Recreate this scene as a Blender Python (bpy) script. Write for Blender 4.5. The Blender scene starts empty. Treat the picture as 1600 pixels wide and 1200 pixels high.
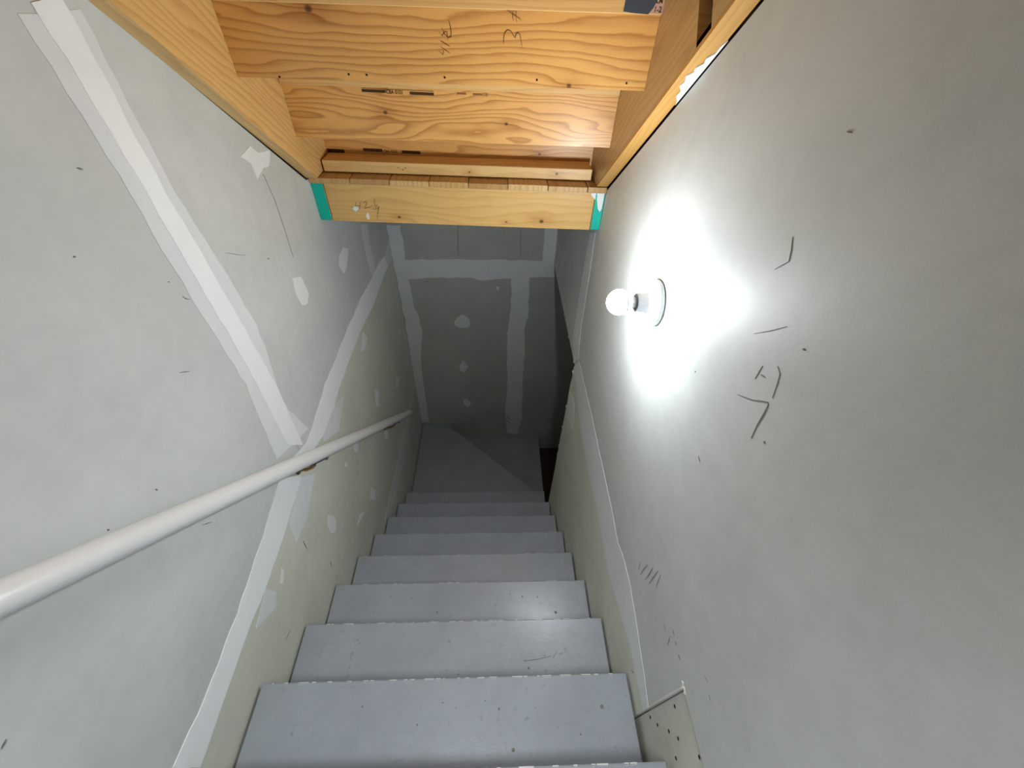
import bpy, bmesh, math, random
from mathutils import Vector, Matrix, noise

# ------------------------------------------------------------------ frame of reference
# All coordinates below are written relative to the eye point, x right, y down the flight, z up.
Z0 = 3.61                       # height of the eye above the lowest floor
A, B, D = 0.667, 0.403, 2.525   # left wall at x=-A, right wall at x=B, end wall at y=D
C = bpy.context.scene.collection
random.seed(7)

# ------------------------------------------------------------------ camera
cd = bpy.data.cameras.new('camera'); cam = bpy.data.objects.new('camera', cd); C.objects.link(cam)
cd.sensor_width = 36.0; cd.sensor_fit = 'HORIZONTAL'; cd.lens = 643.88 / 1600 * 36
cd.clip_start = 0.01
pt, yw, rl = 0.7791, 0.0630, 0.0481
fw = Vector((math.sin(yw)*math.cos(pt), math.cos(yw)*math.cos(pt), -math.sin(pt)))
rt0 = Vector((math.cos(yw), -math.sin(yw), 0)); up0 = rt0.cross(fw)
rt = rt0*math.cos(rl) + up0*math.sin(rl); up = up0*math.cos(rl) - rt0*math.sin(rl)
M = Matrix((rt, up, -fw)).transposed().to_4x4(); M.translation = (0, 0, Z0)
cam.matrix_world = M
bpy.context.scene.camera = cam

# ------------------------------------------------------------------ light and exposure
vs = bpy.context.scene.view_settings
vs.view_transform = 'Standard'; vs.look = 'None'; vs.gamma = 1.0; vs.use_curve_mapping = False
vs.exposure = 1.18
BULB = 215.0                     # emission strength of the bare bulb
FILL = 32.0                     # power of the added fill spot over the head of the stair
w = bpy.data.worlds.new('world'); bpy.context.scene.world = w; w.use_nodes = True
w.node_tree.nodes['Background'].inputs[0].default_value = (0.8, 0.9, 1.0, 1)
w.node_tree.nodes['Background'].inputs[1].default_value = 0.05
# unseen spot added to brighten the near treads and lower walls; no fixture here
ld = bpy.data.lights.new('fill_spot', 'SPOT'); ld.energy = FILL; ld.shadow_soft_size = 0.16
ld.spot_size = math.radians(80); ld.spot_blend = 1.0; ld.color = (0.90, 0.96, 1.0)
lo = bpy.data.objects.new('fill_spot', ld); C.objects.link(lo)
lo.location = (-0.13, -0.25, Z0 + 0.62); lo.rotation_euler = (math.radians(-1), 0, 0)

# ------------------------------------------------------------------ materials
def lin(c):
    return tuple(((v/255)/12.92 if v/255 <= .04045 else ((v/255+.055)/1.055)**2.4) for v in c) + (1,)
class NT:
    def __init__(s, name):
        s.m = bpy.data.materials.new(name); s.m.use_nodes = True; s.t = s.m.node_tree
        s.b = s.t.nodes['Principled BSDF']
    def n(s, typ, **k):
        o = s.t.nodes.new(typ)
        for a, v in k.items(): setattr(o, a, v)
        return o
    def l(s, a, b): s.t.links.new(a, b)
    def put(s, sock, v):
        if isinstance(v, bpy.types.NodeSocket): s.l(v, sock)
        else: sock.default_value = v
    def math(s, op, a, b=0.0, c=0.0):
        o = s.n('ShaderNodeMath', operation=op)
        for i, v in enumerate((a, b, c)): s.put(o.inputs[i], v)
        return o.outputs[0]
    def mix(s, f, a, b, blend='MIX'):
        o = s.n('ShaderNodeMix', data_type='RGBA', blend_type=blend)
        s.put(o.inputs[0], f); s.put(o.inputs[6], a); s.put(o.inputs[7], b)
        return o.outputs[2]
    def noise(s, vec, scale, detail=2, rough=.5):
        o = s.n('ShaderNodeTexNoise'); s.l(vec, o.inputs['Vector'])
        o.inputs['Scale'].default_value = scale; o.inputs['Detail'].default_value = detail
        o.inputs['Roughness'].default_value = rough
        return o.outputs['Fac']
    def ramp(s, f, lo, hi):
        o = s.n('ShaderNodeMapRange', interpolation_type='SMOOTHSTEP'); s.put(o.inputs[0], f)
        o.inputs[1].default_value = lo; o.inputs[2].default_value = hi
        return o.outputs[0]
    def vec(s, x, y, z=0.0):
        o = s.n('ShaderNodeCombineXYZ')
        for i, v in enumerate((x, y, z)): s.put(o.inputs[i], v)
        return o.outputs[0]
    def bump(s, h, strength, dist=.002):
        o = s.n('ShaderNodeBump'); o.inputs['Strength'].default_value = strength
        o.inputs['Distance'].default_value = dist; s.l(h, o.inputs['Height']); s.l(o.outputs[0], s.b.inputs['Normal'])
    def obj(s): return s.n('ShaderNodeTexCoord').outputs['Object']

def plain(name, col, rough=.5, metal=0.0, spec=.5):
    k = NT(name); k.b.inputs['Base Color'].default_value = lin(col)
    k.b.inputs['Roughness'].default_value = rough; k.b.inputs['Metallic'].default_value = metal
    k.b.inputs['Specular IOR Level'].default_value = spec
    return k.m

def drywall(name, col, rough=.55, var=.05, stretch=(1, 1, 1), spec=.4):
    k = NT(name); o = k.obj()
    mp = k.n('ShaderNodeMapping'); k.l(o, mp.inputs[0]); mp.inputs['Scale'].default_value = stretch
    big = k.noise(mp.outputs[0], 2.2, 4, .6); fine = k.noise(o, 260, 2, .6); mid = k.noise(mp.outputs[0], 24, 3, .6)
    c = lin(col); dk = tuple(v*(1-2.2*var) for v in c[:3]) + (1,); lt = tuple(min(1, v*(1+1.2*var)) for v in c[:3]) + (1,)
    f = k.math('ADD', k.math('MULTIPLY', big, .75), k.math('MULTIPLY', mid, .25))
    k.l(k.mix(k.ramp(f, .3, .7), dk, lt), k.b.inputs['Base Color'])
    k.b.inputs['Roughness'].default_value = rough; k.b.inputs['Specular IOR Level'].default_value = spec
    k.bump(k.math('ADD', fine, k.math('MULTIPLY', mid, .4)), .09, .0012)
    return k.m

def wood(name, base, dark, freq=55, amp=2.2, seed=0.0, knots=(), line=.55, rough=.36, spec=.5, tint=.5, kr=.8, su=.9, sv=5):
    """sawn softwood: growth bands run along u, bend round the knots; UV is in metres"""
    k = NT(name); uv = k.n('ShaderNodeUVMap').outputs[0]
    sp = k.n('ShaderNodeSeparateXYZ'); k.l(uv, sp.inputs[0]); u, v = sp.outputs[0], sp.outputs[1]
    warp = k.noise(k.vec(k.math('MULTIPLY_ADD', u, su, seed), k.math('MULTIPLY', v, sv), seed*1.7), 2.0, 2, .45)
    wob = k.noise(k.vec(k.math('MULTIPLY_ADD', u, 9, seed), k.math('MULTIPLY', v, 40), seed), 1.6, 2, .5)
    ph = k.math('MULTIPLY_ADD', v, freq, k.math('MULTIPLY', k.math('SUBTRACT', warp, .5), amp*5))
    ph = k.math('ADD', ph, k.math('MULTIPLY', wob, .45))
    kmask = None; halo = None
    for (ku, kv, r) in knots:
        r *= kr
        du = k.math('SUBTRACT', u, ku); dv = k.math('SUBTRACT', v, kv)
        e = k.math('ADD', k.math('POWER', k.math('DIVIDE', du, r*7), 2), k.math('POWER', k.math('DIVIDE', dv, r*2.6), 2))
        g = k.math('EXPONENT', k.math('MULTIPLY', e, -1.0))
        sg = k.math('MULTIPLY', k.math('TANH', k.math('DIVIDE', dv, r*.8)), freq*r*1.9)
        ph = k.math('ADD', ph, k.math('MULTIPLY', sg, g))
        d = k.math('SQRT', k.math('ADD', k.math('POWER', k.math('DIVIDE', du, 1.25), 2), k.math('POWER', dv, 2)))
        m = k.math('SUBTRACT', 1.0, k.ramp(d, r*.35, r*1.1))
        h = k.math('MULTIPLY', g, .45)
        kmask = m if kmask is None else k.math('MAXIMUM', kmask, m)
        halo = h if halo is None else k.math('MAXIMUM', halo, h)
    fr = k.math('FRACT', ph)
    band = k.math('MULTIPLY', k.math('POWER', fr, 2.6), k.math('SUBTRACT', 1.0, k.ramp(fr, .86, 1.0)))
    fib = k.noise(k.vec(k.math('MULTIPLY', u, 8), k.math('MULTIPLY', v, 420), seed), 1.0, 2, .6)
    patch = k.noise(k.vec(k.math('MULTIPLY_ADD', u, 3, seed), k.math('MULTIPLY', v, 7), 3.3), 1.5, 3, .5)
    f = k.math('ADD', k.math('MULTIPLY', band, line*1.5), k.math('MULTIPLY', k.math('SUBTRACT', fib, .5), .22))
    f = k.math('ADD', f, k.math('MULTIPLY', k.math('SUBTRACT', patch, .45), tint))
    if halo is not None: f = k.math('ADD', f, halo)
    cl = k.n('ShaderNodeClamp'); k.l(f, cl.inputs[0])
    c = k.mix(cl.outputs[0], lin(base), lin(dark))
    if kmask is not None: c = k.mix(k.math('MULTIPLY', kmask, .86), c, lin((74, 32, 14)))
    k.l(c, k.b.inputs['Base Color'])
    k.b.inputs['Roughness'].default_value = rough; k.b.inputs['Specular IOR Level'].default_value = spec
    k.bump(k.math('ADD', k.math('MULTIPLY', fib, .6), k.math('MULTIPLY', band, .5)), .25, .0008)
    return k.m

def stair_paint(name, col):
    k = NT(name); o = k.obj()
    uv = k.n('ShaderNodeUVMap').outputs[0]
    sp = k.n('ShaderNodeSeparateXYZ'); k.l(uv, sp.inputs[0]); u, v = sp.outputs[0], sp.outputs[1]
    big = k.noise(o, 6, 4, .65); mid = k.noise(o, 38, 3, .6); fine = k.noise(o, 170, 2, .6)
    c = lin(col)
    cc = k.mix(k.ramp(big, .25, .75), tuple(x*.92 for x in c[:3])+(1,), tuple(min(1, x*1.06) for x in c[:3])+(1,))
    st = k.noise(k.vec(k.math('MULTIPLY', u, 6), k.math('MULTIPLY', v, 60), 1.0), 1.0, 3, .6)
    cc = k.mix(k.math('MULTIPLY', k.ramp(st, .55, .8), .18), cc, tuple(x*.6 for x in c[:3])+(1,))
    scuff = k.ramp(mid, .60, .74)
    cc = k.mix(k.math('MULTIPLY', k.math('MULTIPLY', scuff, k.ramp(big, .45, .6)), .42), cc, tuple(x*.32 for x in c[:3])+(1,))
    k.l(cc, k.b.inputs['Base Color'])
    k.l(k.math('MULTIPLY_ADD', mid, .14, .24), k.b.inputs['Roughness'])
    k.bump(k.math('ADD', k.math('MULTIPLY', mid, .7), k.math('MULTIPLY', fine, .45)), .3, .0016)
    return k.m

def emitter(name, col, strength):
    k = NT(name); e = k.b
    e.inputs['Base Color'].default_value = (1, 1, 1, 1)
    e.inputs['Emission Color'].default_value = col; e.inputs['Emission Strength'].default_value = strength
    return k.m

MAT = {}
MAT['sheet_cool'] = drywall('primed_drywall_cool', (208, 211, 208))
MAT['sheet_warm'] = drywall('primed_drywall_warm', (220, 219, 205))
MAT['sheet_end'] = drywall('bare_drywall_grey', (190, 189, 183))
MAT['compound_thin'] = drywall('joint_compound_thin', (228, 231, 232), .6, .03)
MAT['compound_full'] = drywall('joint_compound_full', (247, 250, 250), .6, .03, (1, .4, .4))
MAT['patch'] = drywall('screw_patch_compound', (240, 242, 241), .6, .03)
MAT['plaster'] = drywall('white_plaster', (240, 240, 238), .6, .05)
MAT['gypsum_edge'] = plain('broken_gypsum', (225, 222, 214), .8)
MAT['mark'] = plain('dark_scuff', (126, 122, 117), .7, 0, .2)
MAT['mark_soft'] = plain('soft_scuff', (150, 148, 140), .7, 0, .2)
MAT['pencil'] = plain('pencil_line', (104, 74, 44), .7, 0, .2)
MAT['ink'] = plain('stamp_ink', (74, 50, 28), .7, 0, .2)
MAT['ink_faint'] = plain('faint_stamp_ink', (142, 100, 58), .7, 0, .2)
MAT['black'] = plain('dark_hole', (20, 16, 14), .8, 0, .2)
MAT['stair'] = stair_paint('grey_stair_paint', (151, 157, 164))
MAT['chip'] = plain('worn_paint', (212, 214, 212), .7)
MAT['rail'] = plain('white_gloss_rail', (226, 226, 226), .28)
MAT['brass'] = plain('brass', (170, 140, 80), .3, 1.0)
MAT['steel'] = plain('steel', (190, 190, 190), .25, 1.0)
MAT['porcelain'] = plain('white_plastic', (206, 210, 213), .3)
MAT['shade_gap'] = plain('grey_rim', (150, 152, 148), .5)
MAT['teal'] = drywall('teal_end_seal', (0, 190, 168), .55, .08)
MAT['tape'] = plain('dark_tape', (66, 76, 86), .35)
MAT['tag'] = plain('paper_tag', (196, 160, 140), .7)
MAT['bulb'] = emitter('bulb_glow', (0.88, 0.95, 1.0, 1), BULB)
MAT['framing_shaded'] = wood('rough_framing_shaded', (74, 54, 36), (48, 34, 22), 60, 1.5, 11.0)  # wood tone darkened: shade beyond the right opening is put into the colour
MAT['concrete'] = drywall('grey_floor', (110, 110, 112), .6)
BASE, DARK = (228, 174, 100), (160, 98, 36)

# ------------------------------------------------------------------ mesh helpers
def link(o, parent=None):
    C.objects.link(o)
    if parent is not None: o.parent = parent
    return o
def root(name, label=None, cat=None, loc=(0, 0, 0), kind=None, group=None):
    o = bpy.data.objects.new(name, None); o.empty_display_size = .1
    o.location = (loc[0], loc[1], loc[2]+Z0); link(o); tag(o, label, cat, kind, group); return o
def tag(o, label=None, cat=None, kind=None, group=None):
    if label: o['label'] = label
    if cat: o['category'] = cat
    if kind: o['kind'] = kind
    if group: o['group'] = group
    return o
def base_of(parent):
    v = Vector((0, 0, 0)); p = parent
    while p is not None: v += p.location; p = p.parent
    return v
def finish(name, bm, mat, parent=None, axes=None, smooth=False, bevel=0.0, loc=None):
    """bm is in eye coordinates; UVs are metres along the board axes (length, width, thickness)"""
    if bevel:
        bmesh.ops.bevel(bm, geom=[e for e in bm.edges], offset=bevel, segments=1, affect='EDGES', profile=.5)
    bmesh.ops.recalc_face_normals(bm, faces=bm.faces)
    if axes is not None:
        L, W, T = [Vector(a).normalized() for a in axes]
        lay = bm.loops.layers.uv.new('UVMap')
        for f in bm.faces:
            n = f.normal; dl, dw, dt = abs(n.dot(L)), abs(n.dot(W)), abs(n.dot(T))
            for lp in f.loops:
                p = lp.vert.co
                if dl > dw and dl > dt: lp[lay].uv = (p.dot(T)*.3, p.dot(W))
                elif dw > dt: lp[lay].uv = (p.dot(L), p.dot(T)*.6 + p.dot(W))
                else: lp[lay].uv = (p.dot(L), p.dot(W))
    if parent is not None: off = base_of(parent)
    elif loc is not None: off = Vector((loc[0], loc[1], loc[2]+Z0))
    else: off = Vector((0, 0, 0))
    for v in bm.verts: v.co.z += Z0; v.co -= off
    me = bpy.data.meshes.new(name); bm.to_mesh(me); bm.free()
    if smooth:
        for p in me.polygons: p.use_smooth = True
    if mat is not None: me.materials.append(mat)
    o = bpy.data.objects.new(name, me)
    if parent is None: o.location = off
    return link(o, parent)
def hexa(bm, c):
    """c: 8 corners, bottom loop then top loop"""
    v = [bm.verts.new(p) for p in c]
    for f in ((0, 3, 2, 1), (4, 5, 6, 7), (0, 1, 5, 4), (1, 2, 6, 5), (2, 3, 7, 6), (3, 0, 4, 7)):
        bm.faces.new([v[i] for i in f])
def box(bm, x0, x1, y0, y1, z0, z1, fn=None):
    c = [(x0, y0, z0), (x1, y0, z0), (x1, y1, z0), (x0, y1, z0), (x0, y0, z1), (x1, y0, z1), (x1, y1, z1), (x0, y1, z1)]
    if fn: c = [fn(*p) for p in c]
    hexa(bm, c)
def prism(bm, pts, axis, d0, d1, fn=None):
    """extrude a 2D outline along axis: 'x' -> pts are (y,z); 'y' -> (x,z); 'z' -> (x,y)"""
    def P(p, d):
        q = {'x': (d, p[0], p[1]), 'y': (p[0], d, p[1]), 'z': (p[0], p[1], d)}[axis]
        return fn(*q) if fn else q
    a = [bm.verts.new(P(p, d0)) for p in pts]; b = [bm.verts.new(P(p, d1)) for p in pts]
    n = len(pts)
    fs = [bm.faces.new(a), bm.faces.new(b)]
    for f in fs: f.normal_update()
    for i in range(n): bm.faces.new((a[i], a[(i+1) % n], b[(i+1) % n], b[i]))
    bmesh.ops.triangulate(bm, faces=fs)
def lathe(bm, prof, origin, axis, seg=40):
    """prof: (distance along axis, radius)"""
    ax = Vector(axis).normalized(); u = ax.orthogonal().normalized(); w_ = ax.cross(u); o = Vector(origin); rings = []
    for d, r in prof:
        if r < 1e-6: rings.append([bm.verts.new(o+ax*d)])
        else: rings.append([bm.verts.new(o+ax*d+(u*math.cos(2*math.pi*i/seg)+w_*math.sin(2*math.pi*i/seg))*r) for i in range(seg)])
    for p, q in zip(rings, rings[1:]):
        for i in range(seg):
            j = (i+1) % seg
            if len(p) == 1 and len(q) == 1: continue
            if len(p) == 1: bm.faces.new((p[0], q[i], q[j]))
            elif len(q) == 1: bm.faces.new((p[i], p[j], q[0]))
            else: bm.faces.new((p[i], p[j], q[j], q[i]))
def tube(bm, pts, r, seg=16):
    pts = [Vector(p) for p in pts]; rings = []
    for i, p in enumerate(pts):
        t = (pts[min(i+1, len(pts)-1)]-pts[max(i-1, 0)]).normalized()
        u = t.cross(Vector((0.31, 0.2, 1))).normalized(); w_ = t.cross(u)
        rr = r[i] if isinstance(r, (list, tuple)) else r
        rings.append([bm.verts.new(p+(u*math.cos(2*math.pi*k/seg)+w_*math.sin(2*math.pi*k/seg))*rr) for k in range(seg)])
    for p, q in zip(rings, rings[1:]):
        for k in range(seg): bm.faces.new((p[k], p[(k+1) % seg], q[(k+1) % seg], q[k]))
    bm.faces.new(rings[0]); bm.faces.new(rings[-1])
def rough_outline(pts, step=.03, amp=.003):
    out = []; n = len(pts)
    for i in range(n):
        p, q = Vector(pts[i]), Vector(pts[(i+1) % n]); L = (q-p).length; m = max(1, int(L/step))
        t = (q-p).normalized() if L > 1e-6 else Vector((1, 0)); nn = Vector((-t.y, t.x))
        for j in range(m):
            s = p.lerp(q, j/m); out.append(tuple(s+nn*random.uniform(-amp, amp)))
    return out
def on_plane(axis, at, sgn):
    """a wall face: axis 'x' or 'y', position, direction that points into the room"""
    def lift(p, h): return (at+sgn*h, p[0], p[1]) if axis == 'x' else (p[0], at+sgn*h, p[1])
    return lift
def slab_poly(name, pts, lift, h, mat, parent, step=.03, amp=.003):
    bm = bmesh.new(); o = rough_outline(pts, step, amp)
    a = [bm.verts.new(lift(p, -.0005)) for p in o]; b = [bm.verts.new(lift(p, h)) for p in o]; n = len(o)
    f = bm.faces.new(b); f.normal_update(); bmesh.ops.triangulate(bm, faces=[f])
    for i in range(n): bm.faces.new((a[i], a[(i+1) % n], b[(i+1) % n], b[i]))
    return finish(name, bm, mat, parent)
def ribbon(bm, pts, wdt, lift, h):
    P = [Vector(p) for p in pts]
    if len(P) == 2: P = [P[0], (P[0]+P[1])/2, P[1]]
    row = []
    for i, p in enumerate(P):
        t = (P[min(i+1, len(P)-1)]-P[max(i-1, 0)]).normalized(); n = Vector((-t.y, t.x))
        ww = wdt*.40*(.35 if i in (0, len(P)-1) else random.uniform(.8, 1.15))
        row.append([lift(p+n*ww, h), lift(p-n*ww, h), lift(p-n*ww, h-.0012), lift(p+n*ww, h-.0012)])
    row = [[bm.verts.new(q) for q in r] for r in row]
    for p, q in zip(row, row[1:]):
        for k in range(4): bm.faces.new((p[k], p[(k+1) % 4], q[(k+1) % 4], q[k]))
    bm.faces.new(row[0]); bm.faces.new(row[-1])
def ribbons(name, items, lift, h, mat, parent, label=None):
    bm = bmesh.new()
    for pts, wdt in items: ribbon(bm, pts, wdt, lift, h)
    o = finish(name, bm, mat, parent)
    o['kind'] = 'stuff'
    if label: o['label'] = label
    return o
def flat_text(name, body, size, lift, at, h, mat, parent, sx=1.0):
    cu = bpy.data.curves.new(name, 'FONT'); cu.body = body; cu.size = size; cu.extrude = 0; cu.offset = .00022
    o = bpy.data.objects.new(name, cu); dg = None
    C.objects.link(o); bpy.context.view_layer.update()
    me = o.to_mesh().copy(); o.to_mesh_clear(); C.objects.unlink(o); bpy.data.objects.remove(o)
    bm = bmesh.new(); bm.from_mesh(me); bpy.data.meshes.remove(me)
    for v in bm.verts: v.co = Vector(lift((at[0]+v.co.x*sx, at[1]+v.co.y), h))
    return finish(name, bm, mat, parent)

# ------------------------------------------------------------------ outlines of marks and compound, metres on each wall
LEFT_THIN = [[(0.794,-0.06),(0.804,-0.304),(0.799,-0.414),(0.8,-0.531),(0.802,-0.64),(0.807,-0.803),(0.789,-0.912),(0.759,-1.082),(0.964,-1.185),(0.914,-1.025),(0.915,-0.937),(0.949,-0.815),(0.96,-0.719),(0.937,-0.489),(0.914,-0.344),(0.914,-0.06)],[(1.172,-1.295),(1.286,-1.356),(1.143,-1.427),(1.011,-1.322),(1.027,-1.263)],[(0.81,-1.259),(0.881,-1.347),(0.733,-1.408),(0.631,-1.39),(0.656,-1.302)],[(0.458,-1.303),(0.473,-1.375),(0.436,-1.402),(0.361,-1.332)],[(2.047,-0.906),(2.025,-1.051),(2.031,-1.176),(2.12,-1.227),(2.133,-1.16),(2.12,-1.045),(2.155,-0.952)],[(2.463,-2.441),(2.054,-2.434),(1.703,-2.435),(1.382,-2.412),(1.235,-2.407),(1.272,-2.48),(1.446,-2.542),(1.825,-2.609),(2.163,-2.564),(2.508,-2.516)]]
LEFT_FULL = [[(0.828,-0.05),(0.838,-0.317),(0.841,-0.435),(0.842,-0.546),(0.845,-0.686),(0.843,-0.838),(0.834,-1.107),(0.897,-1.19),(0.916,-0.91),(0.912,-0.767),(0.906,-0.638),(0.899,-0.528),(0.897,-0.432),(0.888,-0.334),(0.888,-0.05)],[(0.068,-1.2),(0.188,-1.214),(0.362,-1.207),(0.556,-1.179),(0.753,-1.132),(0.926,-1.21),(1.096,-1.192),(1.177,-1.169),(1.294,-1.175),(1.526,-1.166),(1.797,-1.172),(2.013,-1.198),(2.215,-1.204),(2.344,-1.231),(2.387,-1.318),(2.24,-1.318),(1.947,-1.318),(1.686,-1.287),(1.468,-1.285),(1.243,-1.292),(1.163,-1.304),(1.028,-1.304),(0.855,-1.247),(0.767,-1.27),(0.608,-1.292),(0.458,-1.303),(0.355,-1.295),(0.2,-1.299),(0.072,-1.308)]]
LEFT_PATCH = [[(1.739,-0.877),(1.797,-0.909),(1.755,-0.941),(1.71,-0.964),(1.666,-0.964),(1.643,-0.911),(1.671,-0.881)],[(1.703,-1.313),(1.742,-1.38),(1.672,-1.405),(1.61,-1.366)],[(1.64,-1.672),(1.694,-1.727),(1.643,-1.808),(1.6,-1.767)],[(2.06,-1.98),(2.129,-2.047),(2.042,-2.081),(2.011,-2.031)],[(1.275,-0.352),(1.307,-0.377),(1.38,-0.392),(1.34,-0.424),(1.304,-0.416),(1.251,-0.43),(1.249,-0.388),(1.208,-0.36)],[(1.237,-0.735),(1.294,-0.761),(1.303,-0.808),(1.302,-0.838),(1.269,-0.857),(1.233,-0.838),(1.22,-0.791)],[(0.83,-1.571),(0.856,-1.62),(0.86,-1.666),(0.826,-1.702),(0.793,-1.656),(0.8,-1.593)],[(1.225,-2.015),(1.259,-2.104),(1.214,-2.132),(1.175,-2.05)],[(0.538,-1.352),(0.533,-1.38),(0.505,-1.397),(0.499,-1.381)],[(1.22,-1.606),(1.272,-1.659),(1.236,-1.695),(1.201,-1.651)],[(1.608,-1.997),(1.672,-2.063),(1.633,-2.104),(1.592,-2.057)],[(1.097,-1.586),(1.105,-1.624),(1.093,-1.625),(1.078,-1.593)],[(1.034,-1.947),(1.095,-2.019),(1.048,-1.992),(0.969,-1.945)]]
LEFT_MARK = [([(1.292,-0.43),(1.304,-0.512),(1.299,-0.6),(1.29,-0.688)],0.0016),([(0.977,-0.512),(1.016,-0.537),(1.051,-0.557)],0.002),([(0.78,-0.511),(0.785,-0.521),(0.794,-0.528)],0.003),([(0.767,-0.468),(0.77,-0.471)],0.003),([(0.628,-0.339),(0.628,-0.342)],0.004),([(0.731,-0.241),(0.739,-0.246)],0.004),([(0.659,-0.622),(0.683,-0.64)],0.003),([(0.465,-0.919),(0.484,-0.943)],0.003),([(0.453,-0.744),(0.454,-0.75)],0.004),([(0.35,-0.704),(0.35,-0.708)],0.004),([(0.069,-0.77),(0.079,-0.768)],0.004),([(1.79,-0.905),(1.758,-0.914)],0.006),([(1.142,-0.617),(1.151,-0.617)],0.003),([(0.663,-1.437),(0.654,-1.483)],0.004),([(0.384,-1.545),(0.4,-1.552),(0.414,-1.555)],0.002),([(0.711,-1.731),(0.702,-1.76)],0.004),([(1.03,-2.436),(0.988,-2.441)],0.003)]
BACK_THIN = [[(-0.668,-1.116),(-0.662,-1.441),(-0.658,-1.847),(-0.671,-2.573),(-0.682,-3.011),(-0.603,-3.002),(-0.603,-2.83),(-0.599,-2.472),(-0.584,-2.158),(-0.545,-1.959),(-0.555,-1.777),(-0.576,-1.722),(-0.582,-1.497),(-0.582,-1.327),(-0.577,-1.264),(-0.583,-1.117)],[(0.119,-1.466),(0.127,-1.695),(0.104,-1.951),(0.11,-2.199),(0.12,-2.569),(0.106,-2.829),(0.135,-3.176),(0.233,-3.177),(0.27,-2.937),(0.25,-2.545),(0.248,-2.198),(0.235,-1.877),(0.255,-1.8),(0.243,-1.464)],[(0.321,-1.111),(0.322,-1.362),(0.407,-1.388),(0.412,-1.374),(0.396,-1.11)]]
BACK_FULL = [[(-0.606,-1.351),(-0.304,-1.341),(0.034,-1.339),(0.329,-1.343),(0.411,-1.36),(0.422,-1.466),(0.322,-1.458),(0.19,-1.47),(0.12,-1.476),(-0.008,-1.483),(-0.087,-1.499),(-0.161,-1.471),(-0.357,-1.479),(-0.488,-1.482),(-0.584,-1.493)]]
BACK_PATCH = [[(-0.295,-1.845),(-0.268,-1.807),(-0.233,-1.781),(-0.201,-1.8),(-0.176,-1.835),(-0.186,-1.894),(-0.246,-1.904),(-0.291,-1.883)],[(-0.283,-2.3),(-0.268,-2.258),(-0.247,-2.232),(-0.226,-2.264),(-0.209,-2.3),(-0.247,-2.365),(-0.278,-2.343)],[(-0.27,-2.693),(-0.234,-2.685),(-0.202,-2.752),(-0.229,-2.804),(-0.266,-2.761)],[(0.015,-1.538),(0.037,-1.548),(0.028,-1.574)]]
BACK_MARK = [([(-0.225,-1.111),(-0.236,-1.335)],0.004),([(-0.241,-1.507),(-0.242,-1.522)],0.004),([(0.166,-1.111),(0.174,-1.327)],0.004),([(-0.053,-2.838),(-0.065,-2.883)],0.008),([(0.126,-2.91),(0.157,-2.965)],0.01),([(0.115,-2.974),(0.159,-3.021)],0.008),([(-0.469,-1.511),(-0.457,-1.516)],0.01)]
RIGHT_FULL = [[(1.517,-1.382),(1.196,-1.473),(0.96,-1.48),(0.799,-1.456),(0.656,-1.464),(0.55,-1.462),(0.422,-1.423),(0.314,-1.382),(0.158,-1.383),(0.158,-1.326),(0.321,-1.277),(0.432,-1.257),(0.534,-1.266),(0.574,-1.283),(0.698,-1.273),(0.91,-1.273),(1.096,-1.267),(1.445,-1.28)]]
RIGHT_THIN = [[(1.662,-0.75),(1.674,-0.983),(1.647,-1.31),(1.53,-1.359),(1.467,-1.279),(1.53,-1.138),(1.544,-0.942),(1.575,-0.71)],[(1.52,-1.549),(1.4,-1.496),(1.343,-1.552),(1.306,-1.634),(1.459,-1.687)]]
RIGHT_MARK = [([(0.461,-0.478),(0.442,-0.466),(0.426,-0.455),(0.411,-0.441),(0.4,-0.432),(0.396,-0.434)],0.0022),([(0.397,-0.433),(0.394,-0.448),(0.392,-0.474),(0.387,-0.5)],0.0035),([(0.422,-0.38),(0.411,-0.385),(0.405,-0.398),(0.398,-0.42)],0.0014),([(0.497,-0.38),(0.469,-0.353),(0.447,-0.329)],0.0014),([(0.447,-0.402),(0.446,-0.428)],0.0014),([(0.441,-0.414),(0.43,-0.41)],0.003),([(0.525,-0.286),(0.516,-0.275),(0.507,-0.264),(0.514,-0.25),(0.524,-0.237)],0.0014),([(0.465,-0.657),(0.452,-0.66)],0.004),([(0.594,-0.549),(0.59,-0.549)],0.004),([(0.956,-1.736),(0.945,-1.727)],0.005),([(0.365,-0.48),(0.362,-0.479)],0.005),([(0.403,-0.332),(0.399,-0.331)],0.005),([(0.527,-0.113),(0.518,-0.112)],0.002),([(0.259,-1.027),(0.245,-1.027)],0.0035),([(0.236,-1.031),(0.228,-1.031)],0.005),([(0.212,-1.033),(0.201,-1.031)],0.005),([(0.475,-1.325),(0.47,-1.321)],0.004),([(0.255,-1.417),(0.245,-1.404)],0.006)]
RIGHT_PRINT = [([(0.421,-1.076),(0.423,-1.112),(0.423,-1.151)],0.006),([(0.445,-1.129),(0.438,-1.157)],0.004),([(0.401,-1.043),(0.399,-1.08),(0.4,-1.121)],0.006),([(0.383,-1.019),(0.383,-1.061),(0.382,-1.102)],0.006),([(0.37,-1.009),(0.365,-1.037),(0.358,-1.06)],0.004),([(0.28,-1.068),(0.266,-1.074)],0.004),([(0.251,-1.053),(0.24,-1.083)],0.005),([(0.155,-0.933),(0.143,-0.924)],0.003),([(0.127,-0.937),(0.119,-0.94)],0.003)]
NAIL = [(0.138,-1.158),(0.13,-1.07),(0.112,-1.051),(0.121,-1.312),(0.102,-1.237),(0.085,-1.186),(0.049,-1.089),(0.055,-1.231),(0.141,-1.359)]
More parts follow.
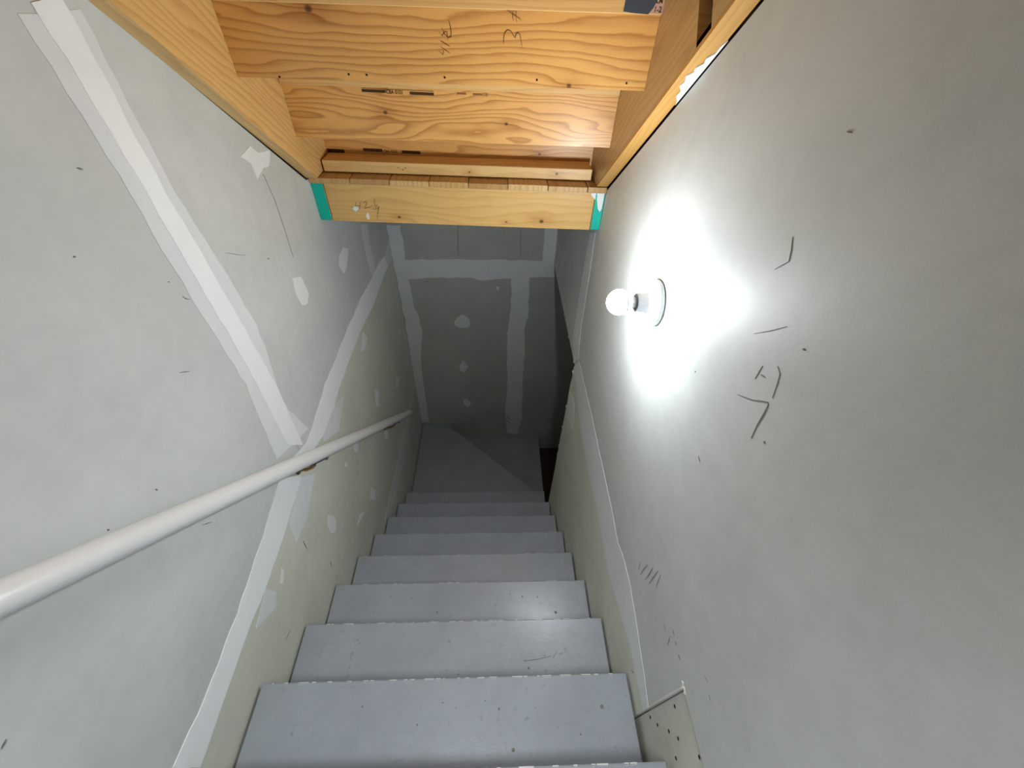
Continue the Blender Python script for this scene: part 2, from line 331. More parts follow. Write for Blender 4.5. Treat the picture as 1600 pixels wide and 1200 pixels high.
R1_MARK = [([(0.0202,-0.1104),(0.0205,-0.0997),(0.0234,-0.0899),(0.0296,-0.0862),(0.036,-0.088),(0.0426,-0.0954),(0.0464,-0.0995),(0.0489,-0.0917),(0.053,-0.0899),(0.0575,-0.0935),(0.0604,-0.1053),(0.0642,-0.1173)],0.0016),([(0.0261,-0.0527),(0.0577,-0.0675)],0.0013),([(0.0402,-0.0529),(0.0393,-0.0641),(0.0417,-0.0707)],0.0013),([(0.0469,-0.0526),(0.0464,-0.0632),(0.049,-0.0732)],0.0013),([(-0.1033,-0.074),(-0.1005,-0.0847),(-0.099,-0.0943),(-0.1003,-0.1028),(-0.1056,-0.1044),(-0.1143,-0.0991),(-0.1206,-0.0868)],0.0015),([(-0.1285,-0.094),(-0.1201,-0.1021),(-0.114,-0.0949),(-0.1085,-0.0947),(-0.1077,-0.1087)],0.0013),([(-0.1263,-0.1101),(-0.1039,-0.12)],0.0015),([(-0.1263,-0.1208),(-0.1048,-0.1324)],0.0015),([(-0.1316,-0.1283),(-0.121,-0.136),(-0.1194,-0.1278)],0.0013)]
R1_NAIL = [(-0.31,-0.1813),(-0.1207,-0.1791),(0.318,-0.1734),(0.102,-0.1755),(-0.3535,-0.1818),(-0.525,-0.1934)]
HD_MARK = [([(-0.5155,-0.6167),(-0.5211,-0.6313),(-0.5043,-0.6317)],0.0016),([(-0.4985,-0.616),(-0.504,-0.6306),(-0.5082,-0.6441)],0.0016),([(-0.4898,-0.6222),(-0.4804,-0.6147),(-0.4744,-0.6181),(-0.4815,-0.6306),(-0.4892,-0.6399),(-0.4727,-0.6369),(-0.4516,-0.627)],0.0016),([(-0.4444,-0.6026),(-0.4473,-0.6224),(-0.4449,-0.6334),(-0.4481,-0.638)],0.0014),([(-0.46,-0.6408),(-0.449,-0.6425),(-0.4367,-0.6375),(-0.4331,-0.6306)],0.0014),([(-0.4348,-0.6218),(-0.4427,-0.6333)],0.0013),([(-0.4304,-0.6283),(-0.4389,-0.6488),(-0.4482,-0.679)],0.0014)]
HD_SPOT = [[(-0.5262,-0.6338),(-0.511,-0.6364),(-0.5102,-0.6431),(-0.5229,-0.6539),(-0.5357,-0.6454)],[(-0.4811,-0.6553),(-0.4757,-0.6619),(-0.4787,-0.6816),(-0.4854,-0.6808),(-0.4894,-0.6671)],[(0.3522,-0.5407),(0.3709,-0.542),(0.3802,-0.555),(0.3687,-0.5692),(0.3521,-0.5541)]]

# ------------------------------------------------------------------ the room
def zl_line(y): return -0.051 - 0.766*(y-0.932)     # underside of the upper flight on the left wall
def zr_line(y): return -0.012 - 0.745*(y-0.841)     # and on the right wall
YB = -1.75                                          # wall behind the camera
LOW = -Z0
SHEET = .0125

def sheet(parent, pts, axis, at, sgn, mat):
    bm = bmesh.new(); prism(bm, pts, axis, at, at+sgn*SHEET)
    return finish('drywall_sheet', bm, mat, parent)
# left wall: framing behind, sheets in front
bm = bmesh.new(); box(bm, -A-.11, -A-SHEET, YB-.1, D+.1, LOW, 2.3)
wl = tag(finish('wall_left', bm, MAT['framing_shaded'], axes=((0, 1, 0), (0, 0, 1), (1, 0, 0))), kind='structure')
zs, z2, ys, ys2 = -1.24, -2.44, .87, 2.10
up_clip = lambda y: zl_line(y) + .012
deck_y = 1.60
g = .001
L_ = lambda pts, m: sheet(wl, pts, 'x', -A, -1, MAT[m])
L_([(YB, zs+g), (ys-g, zs+g), (ys-g, up_clip(ys)), (YB, up_clip(YB))], 'sheet_cool')
L_([(ys+g, zs+g), (ys2-g, zs+g), (ys2-g, -.54), (1.57, -.54), (ys+g, up_clip(ys))], 'sheet_cool')
L_([(ys2+g, zs+g), (D, zs+g), (D, -.54), (ys2+g, -.54)], 'sheet_cool')
L_([(YB, z2+g), (D, z2+g), (D, zs-g), (YB, zs-g)], 'sheet_warm')
L_([(YB, LOW), (D, LOW), (D, z2-g), (YB, z2-g)], 'sheet_warm')
lift = on_plane('x', -A, 1)
for p in LEFT_THIN: slab_poly('joint_compound', p, lift, .0009, MAT['compound_thin'], wl)
for i, p in enumerate(LEFT_FULL): slab_poly('joint_compound', p, lift, .0017, MAT['compound_full'], wl)
slab_poly('joint_compound', [(2.33, -1.235), (2.52, -1.215), (2.52, -1.33), (2.36, -1.325)], lift, .0009, MAT['compound_thin'], wl)
for p in LEFT_PATCH: slab_poly('screw_patch', p, lift, .0013, MAT['patch'], wl, .015, .0015)
ribbons('scuff_marks', LEFT_MARK, lift, .0012, MAT['mark'], wl)

# right wall, with the opening towards the lower flight and a cut-out patch beside the top steps
zo, yo, zp, yp = -1.365, 1.524, -1.057, .156
bm = bmesh.new()
prism(bm, [(YB-.1, LOW), (yo, LOW), (yo, zo), (D+.1, zo), (D+.1, 2.3), (YB-.1, 2.3)], 'x', B+.022, B+.12)
wr = tag(finish('wall_right', bm, MAT['framing_shaded'], axes=((0, 1, 0), (0, 0, 1), (1, 0, 0))), kind='structure')
R_ = lambda pts, m: sheet(wr, pts, 'x', B, 1, MAT[m])
upr = lambda y: zr_line(y) + .012
R_([(YB, zp), (yp, zp), (yp, zo+.003), (1.545, zo+.003), (1.545, -.53), (1.52, -.53), (YB, upr(YB))], 'sheet_cool')
R_([(1.548, zo), (D, zo), (D, -.53), (1.548, -.53)], 'sheet_cool')
jag = [(yo, zo-.02), (yo-.006, zo-.09), (yo+.004, zo-.15), (yo-.003, zo-.3), (yo+.002, zo-.6), (yo-.004, zo-.9), (yo, LOW)]
R_([(yp+.001, LOW), (yp+.001, zo-.001), (yo-.012, zo-.001)] + jag, 'sheet_warm')
bm = bmesh.new(); prism(bm, [(YB, LOW), (yp-.002, LOW), (yp-.002, zp-.002), (YB, zp-.002)], 'x', B+.009, B+.009+SHEET)
pk = finish('drywall_patch', bm, MAT['sheet_warm'], wr); pk['label'] = 'recessed lower drywall piece with nail holes'
lift = on_plane('x', B, -1)
for p in RIGHT_THIN: slab_poly('joint_compound', p, lift, .0009, MAT['compound_thin'], wr)
for p in RIGHT_FULL: slab_poly('joint_compound', p, lift, .0009, MAT['compound_thin'], wr)
ribbons('scuff_marks', RIGHT_MARK, lift, .0006, MAT['mark'], wr)
ribbons('shoe_prints', RIGHT_PRINT, lift, .0005, MAT['mark_soft'], wr)
bm = bmesh.new()
for y, z in NAIL:
    lathe(bm, [(0, .0001), (.0012, .0042), (.0016, .003), (.0016, 0)], (B+.009, y, z), (-1, 0, 0), 8)
finish('nail_holes', bm, MAT['black'], wr)['kind'] = 'stuff'
def crumbs(name, spots, seed):
    rnd = random.Random(seed); bm = bmesh.new()
    for (x, y, z, r) in spots:
        b2 = bmesh.ops.create_icosphere(bm, subdivisions=1, radius=r)
        for v in b2['verts']:
            v.co = Vector((x, y, z)) + Vector((v.co.x*.6, v.co.y*rnd.uniform(.7, 1.5), v.co.z*rnd.uniform(.6, 1.5)))
    o = finish(name, bm, MAT['gypsum_edge'], wr); o['kind'] = 'stuff'; return o
sp = [(B, yp+.005*k-.008, zp+.003+.003*(k % 2), .0045) for k in range(4)]
sp += [(B, yp+random.uniform(-.004, .003), zp-.02-.03*k, random.uniform(.003, .005)) for k in range(0)]
sp += [(B+.002, yo+random.uniform(-.006, .008), zo-.05-.09*k, random.uniform(.005, .013)) for k in range(9)]
sp += [(B+.002, yo+.02+.1*k, zo+random.uniform(-.006, .004), random.uniform(.004, .009)) for k in range(8)]
crumbs('broken_gypsum', sp, 3)
# torn paper lip along the top edge of the patch
bm = bmesh.new()
tube(bm, [(B, yp+.001, zp-.004), (B-.0015, yp+.001, zp-.1), (B, yp+.002, zp-.2), (B-.001, yp+.001, zp-.30)], [.002, .0028, .0022, .0014], 6)
finish('torn_paper_edge', bm, MAT['gypsum_edge'], wr)

# end wall
bm = bmesh.new(); box(bm, -A-.1, 2.3, D+SHEET, D+.12, LOW, 2.3)
wb = tag(finish('wall_back', bm, MAT['framing_shaded'], axes=((1, 0, 0), (0, 0, 1), (0, 1, 0))), kind='structure')
E_ = lambda pts, m: sheet(wb, pts, 'y', D, 1, MAT[m])
zb, xs = -1.40, .185
E_([(-A, zb+g), (B, zb+g), (B, -.53), (-A, -.53)], 'sheet_end')
E_([(-A, LOW), (xs-g, LOW), (xs-g, zb-g), (-A, zb-g)], 'sheet_end')
E_([(xs+g, LOW), (2.2, LOW), (2.2, zb-g), (xs+g, zb-g)], 'sheet_end')
lift = on_plane('y', D, -1)
for p in BACK_THIN: slab_poly('joint_compound', p, lift, .0009, MAT['compound_thin'], wb, .04, .004)
for p in BACK_FULL: slab_poly('joint_compound', p, lift, .0017, MAT['compound_thin'], wb, .04, .004)
for p in BACK_PATCH: slab_poly('screw_patch', p, lift, .0013, MAT['compound_thin'], wb, .02, .002)
ribbons('scuff_marks', BACK_MARK, lift, .0024, MAT['mark'], wb)

# what lies round the corner and behind the camera
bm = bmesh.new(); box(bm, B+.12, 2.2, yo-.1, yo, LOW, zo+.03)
tag(finish('wall_inner', bm, MAT['framing_shaded'], axes=((1, 0, 0), (0, 0, 1), (0, 1, 0))), kind='structure')
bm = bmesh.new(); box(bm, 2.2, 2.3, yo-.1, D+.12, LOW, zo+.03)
tag(finish('wall_far', bm, MAT['framing_shaded'], axes=((1, 0, 0), (0, 0, 1), (0, 1, 0))), kind='structure')
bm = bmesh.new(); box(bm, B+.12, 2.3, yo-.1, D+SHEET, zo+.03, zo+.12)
tag(finish('ceiling_lower', bm, MAT['framing_shaded'], axes=((1, 0, 0), (0, 0, 1), (0, 1, 0))), kind='structure')
bm = bmesh.new(); box(bm, -A-.1, 2.3, .5, D+.1, LOW-.1, LOW)
tag(finish('floor', bm, MAT['concrete']), kind='structure')
bm = bmesh.new(); box(bm, -A-.1, B+.1, YB-.1, YB, -1.1, 2.3)
tag(finish('wall_front', bm, MAT['sheet_cool']), kind='structure')
bm = bmesh.new(); box(bm, -A-.1, B+.1, YB-.1, D+.1, 2.3, 2.4)
tag(finish('ceiling', bm, MAT['sheet_cool']), kind='structure')

# ------------------------------------------------------------------ lower staircase
h1, d1, s, r = 1.4574, .2551, .1957, .2034
st = root('staircase', 'grey painted wooden staircase running down between the two drywall walls', 'staircase', (-.13, d1, -h1))
XL, XR = -A+.007, B-.006
UX = ((1, 0, 0), (0, 1, 0), (0, 0, 1))
tilt = lambda x, y, z: (x, y-.0*(x), z+.004*(x+.13))
first = -2
for k in range(first, 9):
    y = d1+(k-1)*r; z = -h1-(k-1)*s
    jl, jr = random.uniform(0, .004), random.uniform(0, .004)
    y_back = y-r-.02 if k > first else YB
    bm = bmesh.new(); box(bm, XL+jl, XR-jr, y_back, y, z-.036, z, tilt)
    t = finish('tread', bm, MAT['stair'], st, axes=UX, bevel=.003)
    bm = bmesh.new(); box(bm, XL+.001, XR-.001, y-.045, y-.024, z-s+.0005, z-.0365, tilt)
    finish('riser', bm, MAT['stair'], st, axes=((1, 0, 0), (0, 0, 1), (0, 1, 0)))
    # worn paint along the nosing
    if 0 <= k <= 7:
        bm = bmesh.new(); rnd = random.Random(40+k); x = XL+.03
        wear = 1.0 if k in (0, 1, 2) else .5
        while x < XR-.05:
            L = rnd.uniform(.002, .016) if rnd.random() < .75 else rnd.uniform(.015, .035)
            d = rnd.uniform(.0008, .0028)*(.6+.4*wear); e0 = rnd.uniform(0, .3)*L
            hexa(bm, [tilt(*p) for p in [(x, y-.0035, z-.0006), (x+L, y-.0035, z-.0006), (x+L, y+.0004, z-.004), (x, y+.0004, z-.004),
                      (x+e0, y-.0032-d, z+.0003), (x+L-e0, y-.0032-d*.5, z+.0003), (x+L, y+.0008, z-.0028), (x, y+.0008, z-.0028)]])
            x += L+rnd.uniform(.002, .05)/wear
        finish('worn_nosing', bm, MAT['chip'], st)['kind'] = 'stuff'
# winder steps turning right
yn = d1+7*r
def flat(name, pts, z, th, mat='stair'):
    bm = bmesh.new(); prism(bm, pts, 'z', z-th, z)
    return finish(name, bm, MAT[mat], st, axes=UX)
zw1 = -h1-8*s; zw2 = zw1-s; zw3 = zw2-s
flat('winder_tread', [(XL, yn-.04), (B-.01, yn-.04), (B-.01, 1.69), (.347, 1.789), (-.447, D-.004), (XL, D-.004)], zw1, .036)
dv = Vector((-.447-.347, D-1.789)).normalized(); nv = Vector((-dv.y, dv.x))*-.024
p0, p1 = Vector((B-.03, 1.735)), Vector((-.43, D-.01))
bm = bmesh.new(); prism(bm, [tuple(p0-nv), tuple(p1-nv), tuple(p1-nv*1.8), tuple(p0-nv*1.8)], 'z', zw2, zw1-.036)
finish('riser', bm, MAT['stair'], st, axes=((1, 0, 0), (0, 0, 1), (0, 1, 0)))
flat('winder_tread', [(.38, 1.70), (.442, 1.70), (.442, D-.004), (-.44, D-.004), (-.42, 2.47)], zw2, .036)
bm = bmesh.new(); box(bm, .40, .418, 1.70, D-.004, zw3, zw2-.036)
finish('riser', bm, MAT['stair'], st, axes=((1, 0, 0), (0, 0, 1), (0, 1, 0)))
flat('tread', [(.40, 1.545), (.70, 1.545), (.70, D-.004), (.40, D-.004)], zw3, .036, 'framing_shaded')  # dark tone instead of stair paint; this step's shade is in the colour
bm = bmesh.new(); box(bm, .66, .678, 1.545, D-.004, LOW, zw3-.036)
finish('riser', bm, MAT['stair'], st, axes=((1, 0, 0), (0, 0, 1), (0, 1, 0)))
# dents and scuffs on the top treads
for z, items in ((-1.457, [((-.361, .195), .006), ((-.204, .151), .005), ((.309, .178), .011), ((.056, .093), .009), ((-.139, .198), .004), ((.019, .18), .006), ((.24, .12), .005), ((-.02, .2), .004)]),
                 (-1.653, [((.11, .333), .005), ((.122, .311), .008), ((-.115, .298), .004), ((.18, .345), .004)]),
                 (-1.849, [((-.337, .601), .006), ((-.226, .546), .008), ((.188, .597), .007), ((.258, .536), .012), ((.124, .6), .007), ((.073, .611), .005), ((.2, .57), .005)])):
    bm = bmesh.new()
    for i, ((x, y), q) in enumerate(items):
        lathe(bm, [(0, 0), (.0001, q*.5), (.0008, q*.4), (.0009, 0)], (x, y, z+.004*(x+.13)), (0, 0, 1), 7)
    finish('dent', bm, MAT['mark'], st)['kind'] = 'stuff'
bm = bmesh.new()
li = lambda p, h: (p[0], p[1], -1.653+.004*(p[0]+.13)+h)
ribbon(bm, [(.105, .331), (.15, .335), (.20, .343)], .0022, li, .0012); ribbon(bm, [(.205, .335), (.222, .357)], .0022, li, .0012)
finish('scratch', bm, MAT['mark'], st)['kind'] = 'stuff'

# ------------------------------------------------------------------ upper staircase seen from below
us = root('staircase', 'raw pine staircase overhead, its risers and stringers seen from below', 'staircase', (-.13, 1.74, -.53))
def U(x, y, z): return (x, y-.06*(x+.629), z+.011*(x+.629))
IX0, IX1 = -A+.038, B-.038
run, rise = .2358, .187
y1, zb1 = 1.266, -.198             # riser 1: back face and bottom edge
wA = wood('pine_riser_a', BASE, DARK, 58, 1.3, 1.3, [(-.4155, -.066, .011), (.1804, -.1838, .0075)], .55)
wB = wood('pine_riser_b', BASE, DARK, 44, 2.6, 5.1, [(-.3322, -.3073, .008), (.0359, -.3225, .007)], .6)
wC = wood('pine_riser_c', BASE, DARK, 60, 1.5, 8.7, [(.1679, -.467, .008)], .5)
wD = wood('pine_plain', BASE, DARK, 60, 1.4, 3.9, [], .4)
wS = wood('pine_stringer', (230, 188, 120), (180, 126, 62), 42, 1.3, 14.2, [(-.9, .30, .014), (-1.02, .36, .012), (-1.25, .27, .006)], .45, tint=.4)
wS2 = wood('pine_stringer_right', (200, 170, 122), (150, 108, 60), 36, 1.6, 21.2, [], .35, tint=.4)
wP = wood('pine_pale', (226, 186, 122), (188, 136, 70), 60, 1.1, 6.2, [], .35, tint=.35)
RX = ((1, 0, 0), (0, 0, 1), (0, 1, 0))
for k in range(-9, 4):             # k=1 is the topmost riser in view
    yk = y1+(k-1)*run; zk = zb1-(k-1)*rise
    if k == 3: zk = -.5325
    top = zb1-(k-2)*rise
    m = {1: wA, 2: wB, 3: wC}.get(k, wD)
    bm = bmesh.new(); box(bm, IX0+.0005, IX1-.0005, yk, yk+.019, zk, top-.0005, U)
    rz = finish('riser', bm, m, us, axes=RX)
    if k in (1, 2, 3): RIS = rz if k == 1 else RIS; globals()['riser_%d' % k] = rz
    # tread on top of this riser's head
    bm = bmesh.new(); box(bm, IX0+.0005, IX1-.0005, yk-run+.0195, yk+.045, top, top+.03, U)
    finish('tread', bm, wD, us, axes=UX)
    if k <= 2:
        bm = bmesh.new(); box(bm, IX0+.001, IX1-.001, yk-.010, yk-.0002, top-.0485, top-.0005, U)
        finish('cleat', bm, wP, us, axes=RX, bevel=.0015)
# stringers
def stringer(line, x0, x1, m, ya, yb, foot, name='stringer'):
    hgt = .345
    pts = [(ya, line(ya)), (1.60, line(1.60))] if not foot else [(ya, line(ya)), (1.573 if x0 < 0 else 1.53, -.532), (1.76 if x0 < 0 else 1.70, -.532), (1.76 if x0 < 0 else 1.70, -.43)]
    if foot:
        ye = pts[-1][0]
        yt = ya+.0
        pts += [(ye, max(-.43, line(ye)+hgt)), (ya, line(ya)+hgt)]
    else: pts += [(1.60, line(1.60)+hgt), (ya, line(ya)+hgt)]
    o = [pts[0]]
    for p in pts[1:]:
        if (Vector(p)-Vector(o[-1])).length > .003: o.append(p)
    bm = bmesh.new(); prism(bm, o, 'x', x0, x1)
    return finish(name, bm, m, us, axes=((0, .794, -.608), (0, .608, .794), (1, 0, 0)))
SA = stringer(zl_line, -A+.0005, IX0, wS, -1.2, 1.6, True)
lineR = lambda y: zr_line(y)+.05
pl = [( -1.2, zr_line(-1.2)), (1.525, -.520), (1.56, -.520), (1.56-.02, zr_line(1.54)+.012), (-1.2, zr_line(-1.2)+.012)]
bm = bmesh.new(); prism(bm, pl, 'x', IX1+.0002, B-.0005)
plate = finish('sloped_plate', bm, wood('pine_plate', (206, 156, 84), (164, 108, 44), 70, 1.0, 17.0, [], .3), us, axes=((0, .802, -.597), (1, 0, 0), (0, .597, .802)))
def board_r(y0, y1_, foot):
    lb = lambda y: zr_line(y)+.0125
    sq = lambda y, q: (y+.597*q, lb(y)+.802*q)                    # square-cut ends
    if foot: pts = [(y0, lb(y0)), (1.54, lb(1.54)), (1.548, -.5195), (1.70, -.5195), (1.70, -.40), (1.62, lb(1.62)+.36), sq(y0, .286)]
    else: pts = [(y0, lb(y0)), (y1_, lb(y1_)), sq(y1_, .286), sq(y0, .286)]
    bm = bmesh.new(); prism(bm, pts, 'x', IX1, B-.001)
    return finish('stringer', bm, wS2, us, axes=((0, .802, -.597), (0, .597, .802), (1, 0, 0)))
board_r(.950, 1.6, True); board_r(-1.2, .908, False)
# plaster smeared on the plate
bm = bmesh.new()
sm = [(.912, .000), (.925, .004), (.94, .003), (.952, .011), (.963, .008), (.975, .016), (.985, .013), (.995, .021), (1.01, .016), (1.022, .019), (1.036, .010), (1.052, .011), (1.066, .003), (1.08, .0), (1.06, -.003), (.98, -.004), (.93, -.004)]
a_ = []
for (y, q) in sm: a_.append(((B-.0006-.0, y, zr_line(y)-.0012), q))
vs_ = [bm.verts.new((B-max(q, .0)*1.2-.0005, p[1], p[2]-.0008)) for (p, q) in a_]; vt = [bm.verts.new((v.co.x, v.co.y, v.co.z+.0022)) for v in vs_]
f1 = bm.faces.new(vs_); f2 = bm.faces.new(vt); f1.normal_update(); f2.normal_update()
for i in range(len(vs_)): bm.faces.new((vs_[i], vs_[(i+1) % len(vs_)], vt[(i+1) % len(vs_)], vt[i]))
bmesh.ops.triangulate(bm, faces=[f1, f2])
ps = finish('plaster_smear', bm, MAT['plaster'], us); ps['label'] = 'white plaster smeared along the sloped plate'
# writing, stamps and nails on the risers
def skewlift(y0):
    def lift(p, h): return (p[0], y0-.06*(p[0]+.629)-h, p[1])
    return lift
l1, l2, l3 = skewlift(y1), skewlift(y1+run), skewlift(y1+2*run)
ribbons('pencil_writing', R1_MARK, l1, .0011, MAT['pencil'], riser_1)
def nails(name, items, lf, parent, q=.0035, mat='black'):
    bm = bmesh.new()
    for p in items:
        c = lf(p, -.001); lathe(bm, [(0, 0), (0, q), (.0018, q*.8), (.0019, 0)], c, (0, -1, 0), 8)
    finish(name, bm, MAT[mat], parent)['kind'] = 'stuff'
nails('nail_heads', R1_NAIL, l1, riser_1, .0028)
def rects(name, items, lf, h, mat, parent):
    bm = bmesh.new()
    for (x0, x1, z0, z1) in items:
        prism(bm, [lf((x0, z0), h)[::2], lf((x1, z0), h)[::2], lf((x1, z1), h)[::2], lf((x0, z1), h)[::2]], 'y', 0, 1)
    # place on the riser plane
    vv = list(bm.verts)
    for v in vv:
        q = lf((v.co.x, v.co.z), h if v.co.y < .5 else h-.001); v.co = Vector(q)
    finish(name, bm, mat, parent)['kind'] = 'stuff'
rects('grade_stamp', [(-.392, -.3225, -.2575, -.2505), (-.2505, -.1795, -.2585, -.2515), (-.392, -.18, -.2485, -.2475)], l2, .0008, MAT['ink'], riser_2)
flat_text('stamp_text', 'CBA 0101', .0140, l2, (-.3205, -.2590), .0009, MAT['ink'], riser_2, .86)
rects('grade_stamp', [(-.1104, -.0837, -.2525, -.248), (-.0645, -.0371, -.2525, -.248), (-.1110, -.1100, -.2555, -.247), (-.037, -.0362, -.257, -.247)], l2, .0008, MAT['ink_faint'], riser_2)
flat_text('stamp_text', 'CSI', .011, l2, (-.0345, -.2535), .0009, MAT['ink_faint'], riser_2, .95)
rects('grade_stamp', [(-.6265, -.5632, -.494, -.4815), (-.4906, -.419, -.4845, -.474), (-.3464, -.2772, -.486, -.4755)], l3, .0008, MAT['ink'], riser_3)
flat_text('stamp_text', 'CBA 0101', .0135, l3, (-.4165, -.486), .0009, MAT['ink'], riser_3, .95)
bm = bmesh.new()
prism(bm, [(.279, -.0455), (.281, -.008), (.352, -.008), (.349, -.022), (.343, -.037), (.334, -.0485), (.30, -.0475)], 'y', 0, 1)
lc = skewlift(y1-.010)
for v in bm.verts: v.co = Vector(lc((v.co.x, v.co.z), .001 if v.co.y < .5 else -.002))
finish('dark_tape', bm, MAT['tape'], us)['label'] = 'piece of dark tape on the top pale cleat'
bm = bmesh.new(); prism(bm, [(.336, -.047), (.3645, -.047), (.3645, -.008), (.353, -.008)], 'y', 0, 1)
for v in bm.verts: v.co = Vector(lc((v.co.x, v.co.z), .0005 if v.co.y < .5 else -.002))
tg = finish('paper_tag', bm, MAT['tag'], us)
flat_text('tag_text', '1-2', .013, lc, (.344, -.0445), .0012, MAT['ink'], tg)
flat_text('tag_text', 'LM', .011, lc, (.346, -.030), .0012, MAT['ink'], tg)

# ------------------------------------------------------------------ landing under the foot of the upper stair
ln = root('landing', 'pine landing deck with rim board and teal painted joist ends', 'landing', (-.13, 1.595, -.56))
def H(x, y, z): return (x, y-.06*(x+.629), z+.011*(x+.629))
wH = wood('pine_rim', (222, 180, 112), (178, 122, 56), 34, 1.2, 31.0, [(-.3625, -.668, .008), (.1799, -.6587, .011), (.0461, -.6675, .005)], .3, tint=.3)
zt, zd = -.534, -.5535
bm = bmesh.new(); box(bm, -.6215, .3665, 1.595, 1.633, -.695, zd-.001, H)
rim = finish('rim_board', bm, wH, ln, axes=RX, bevel=.002)
hl = lambda p, h: (p[0], 1.595-.06*(p[0]+.629)-h, p[1])
ribbons('pencil_writing', HD_MARK, hl, .0011, MAT['pencil'], rim)
for p in HD_SPOT: slab_poly('plaster_spot', p, hl, .0012, MAT['plaster'], rim, .01, .001)
for x0, x1 in ((-A+.001, -.623), (.368, B-.001)):
    bm = bmesh.new(); box(bm, x0, x1, 1.5955, D-.002, -.692, zd-.001, H)
    jo = finish('joist', bm, wD, ln, axes=((0, 1, 0), (0, 0, 1), (1, 0, 0)))
    bm = bmesh.new(); box(bm, x0+.0005, x1-.0005, 1.5925, 1.5954, -.691, zd-.0015, H)
    finish('painted_end', bm, MAT['teal'], jo, bevel=.0008)['label'] = 'teal sealed end of the joist'
xb = [-A+.001, -.518, -.376, -.234, -.093, .049, .192, .333, B-.001]
pal = [wP, wD, wP, wS2, wD, wP, wD, wP]
for i in range(8):
    x0, x1 = xb[i]+.0012, xb[i+1]-.0012
    bm = bmesh.new(); dy = random.uniform(-.002, .002)
    box(bm, x0, x1, 1.583+dy, D-.003, zd, zt+random.uniform(-.001, .001), H)
    finish('deck_board', bm, wood('deck_%d' % i, [(204, 164, 104), (190, 148, 92), (214, 178, 120)][i % 3], (150, 104, 54), 50, 1.2, 40+i*3.1, [], .4), ln, axes=((0, 1, 0), (1, 0, 0), (0, 0, 1)), bevel=.001)
# plaster on the right joist end
slab_poly('plaster_spot', [(.371, -.545), (.398, -.545), (.398, -.60), (.392, -.612), (.384, -.600), (.376, -.575)], lambda p, h: (p[0], 1.5925-.06*(p[0]+.629)-h, p[1]), .0012, MAT['plaster'], ln, .01, .001)

# loose stud lying on the landing at the stair foot
wL = wood('pine_stud', (230, 192, 128), (184, 132, 70), 40, 1.0, 51.0, [(-.09, -.5095, .005), (.2256, -.5021, .007)], .25, tint=.25)
bm = bmesh.new(); box(bm, -.622, .352, 1.640, 1.729, zt+.0035, zt+.0415, H)
stud = finish('lumber', bm, wL, None, axes=RX, bevel=.002, loc=(-.13, 1.68, zt))
tag(stud, 'pale pine stud lying flat across the landing deck behind the rim board', 'lumber')
bm = bmesh.new()
for (x, z) in ((-.348, -.507), (-.322, -.507), (-.331, -.513)):
    q = H(x, 1.640, z); lathe(bm, [(0, 0), (0, .0022), (.001, .0018), (.0011, 0)], (q[0], q[1]+.0003, z+.001), (0, -1, 0), 7)
finish('nail_holes', bm, MAT['black'], stud)['kind'] = 'stuff'

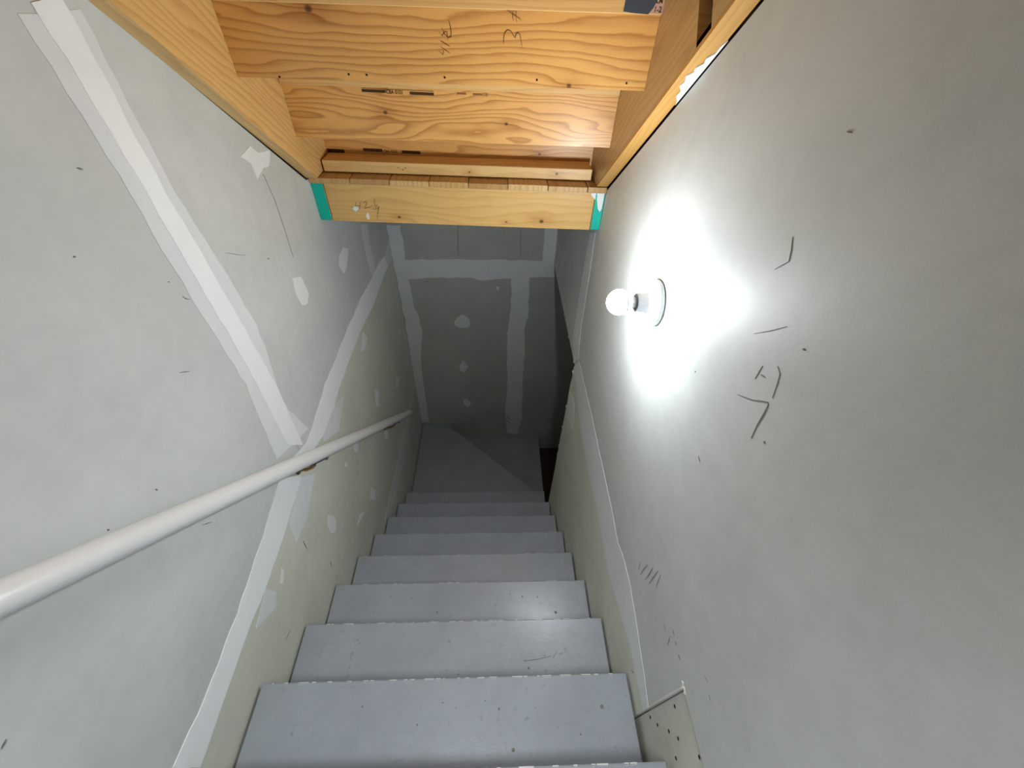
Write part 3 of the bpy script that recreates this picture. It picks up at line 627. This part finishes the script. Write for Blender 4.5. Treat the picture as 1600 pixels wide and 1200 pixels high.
# ------------------------------------------------------------------ handrail
hr = root('handrail', 'long white painted round handrail on the left wall', 'handrail', (-A+.075, 1.05, -1.37))
xr = -A+.075
def railp(y): return (xr, y, -.552-.9465*(y-.188))
bm = bmesh.new(); tube(bm, [railp(-.55), railp(.2), railp(1.0), railp(1.92), railp(1.945), railp(1.955)], [.0225, .0225, .0225, .0225, .021, .016], 24)
finish('rail', bm, MAT['rail'], hr, smooth=True)
for yb in (-.3, .815, 1.63):
    q = Vector(railp(yb)); nrm = Vector((0, -.6875, -.726))    # below the rail, square to it
    foot = q + Vector((0, 0, -.074)); foot.x = -A
    bm = bmesh.new(); tube(bm, [foot+Vector((.004, 0, 0)), foot+Vector((.03, 0, -.004)), foot+Vector((.056, 0, .012)), foot+Vector((.066, 0, .026)), q+nrm*.026], [.006, .0055, .005, .005, .005], 10)
    br = finish('bracket', bm, MAT['brass'], hr, smooth=True)
    bm = bmesh.new(); lathe(bm, [(.0002, 0), (.0002, .02), (.004, .019), (.007, .010), (.007, 0)], foot, (1, 0, 0), 20); finish('rosette', bm, MAT['brass'], br)
    d = Vector((0, .726, -.6875))
    bm = bmesh.new(); tube(bm, [q+nrm*.0235-d*.03, q+nrm*.0245-d*.02, q+nrm*.0245+d*.11, q+nrm*.0235+d*.12], [.004, .005, .005, .004], 8)
    finish('strap', bm, MAT['steel'], br)
    bm = bmesh.new(); c = q+nrm*.0275+d*.105; lathe(bm, [(0, .0075), (.005, .007), (.009, .004), (.0095, 0)], c-nrm*.003, nrm, 12)
    finish('screw', bm, MAT['steel'], br, smooth=True)

# ------------------------------------------------------------------ lamp
lp = (B, .856, -.562)
wlmp = root('wall_lamp', 'white porcelain lampholder with a bare glowing bulb on the right wall', 'lamp', lp)
bm = bmesh.new(); lathe(bm, [(.0002, 0), (.0002, .053), (.002, .0555), (.009, .056), (.012, .0545), (.015, .049), (.018, .040), (.022, .031), (.028, .0255), (.033, .0235), (.052, .0228), (.0535, .0215), (.0525, .0175), (.046, .0165), (.046, 0)], lp, (-1, 0, 0), 48)
bp = finish('base', bm, MAT['porcelain'], wlmp, smooth=True)
bm = bmesh.new(); lathe(bm, [(.0465, .0172), (.0545, .0172), (.0555, .015), (.0465, .015)], lp, (-1, 0, 0), 32)
finish('socket_ring', bm, MAT['shade_gap'], wlmp, smooth=True)
bm = bmesh.new(); lathe(bm, [(.047, .0125), (.056, .0135), (.0655, .0148), (.0665, .0160)], lp, (-1, 0, 0), 32)
finish('bulb_collar', bm, MAT['porcelain'], wlmp, smooth=True)
cx, rr = .094, .031
ring = lambda a0, a1: [(cx-rr*math.cos(t), rr*math.sin(t)) for t in [math.radians(a0+(a1-a0)*i/12) for i in range(13)]]
bm = bmesh.new(); lathe(bm, [(.0662, .0155), (.070, .0185), (.075, .0236)] + ring(55, 70), lp, (-1, 0, 0), 40)
finish('bulb_housing', bm, MAT['porcelain'], wlmp, smooth=True)
prof = ring(70, 179) + [(cx+rr, 0)]
bm = bmesh.new(); lathe(bm, prof, lp, (-1, 0, 0), 40)
finish('bulb', bm, MAT['bulb'], wlmp, smooth=True)
bm = bmesh.new()
box(bm, B-.0185, B-.0165, .856-.041, .856-.039, -.562-.012, -.562+.008)
lathe(bm, [(0, .0022), (.001, .002), (.001, 0)], (B-.0150, .856-.047, -.568), (-1, 0, 0), 8)
finish('slot', bm, MAT['shade_gap'], bp)['kind'] = 'stuff'
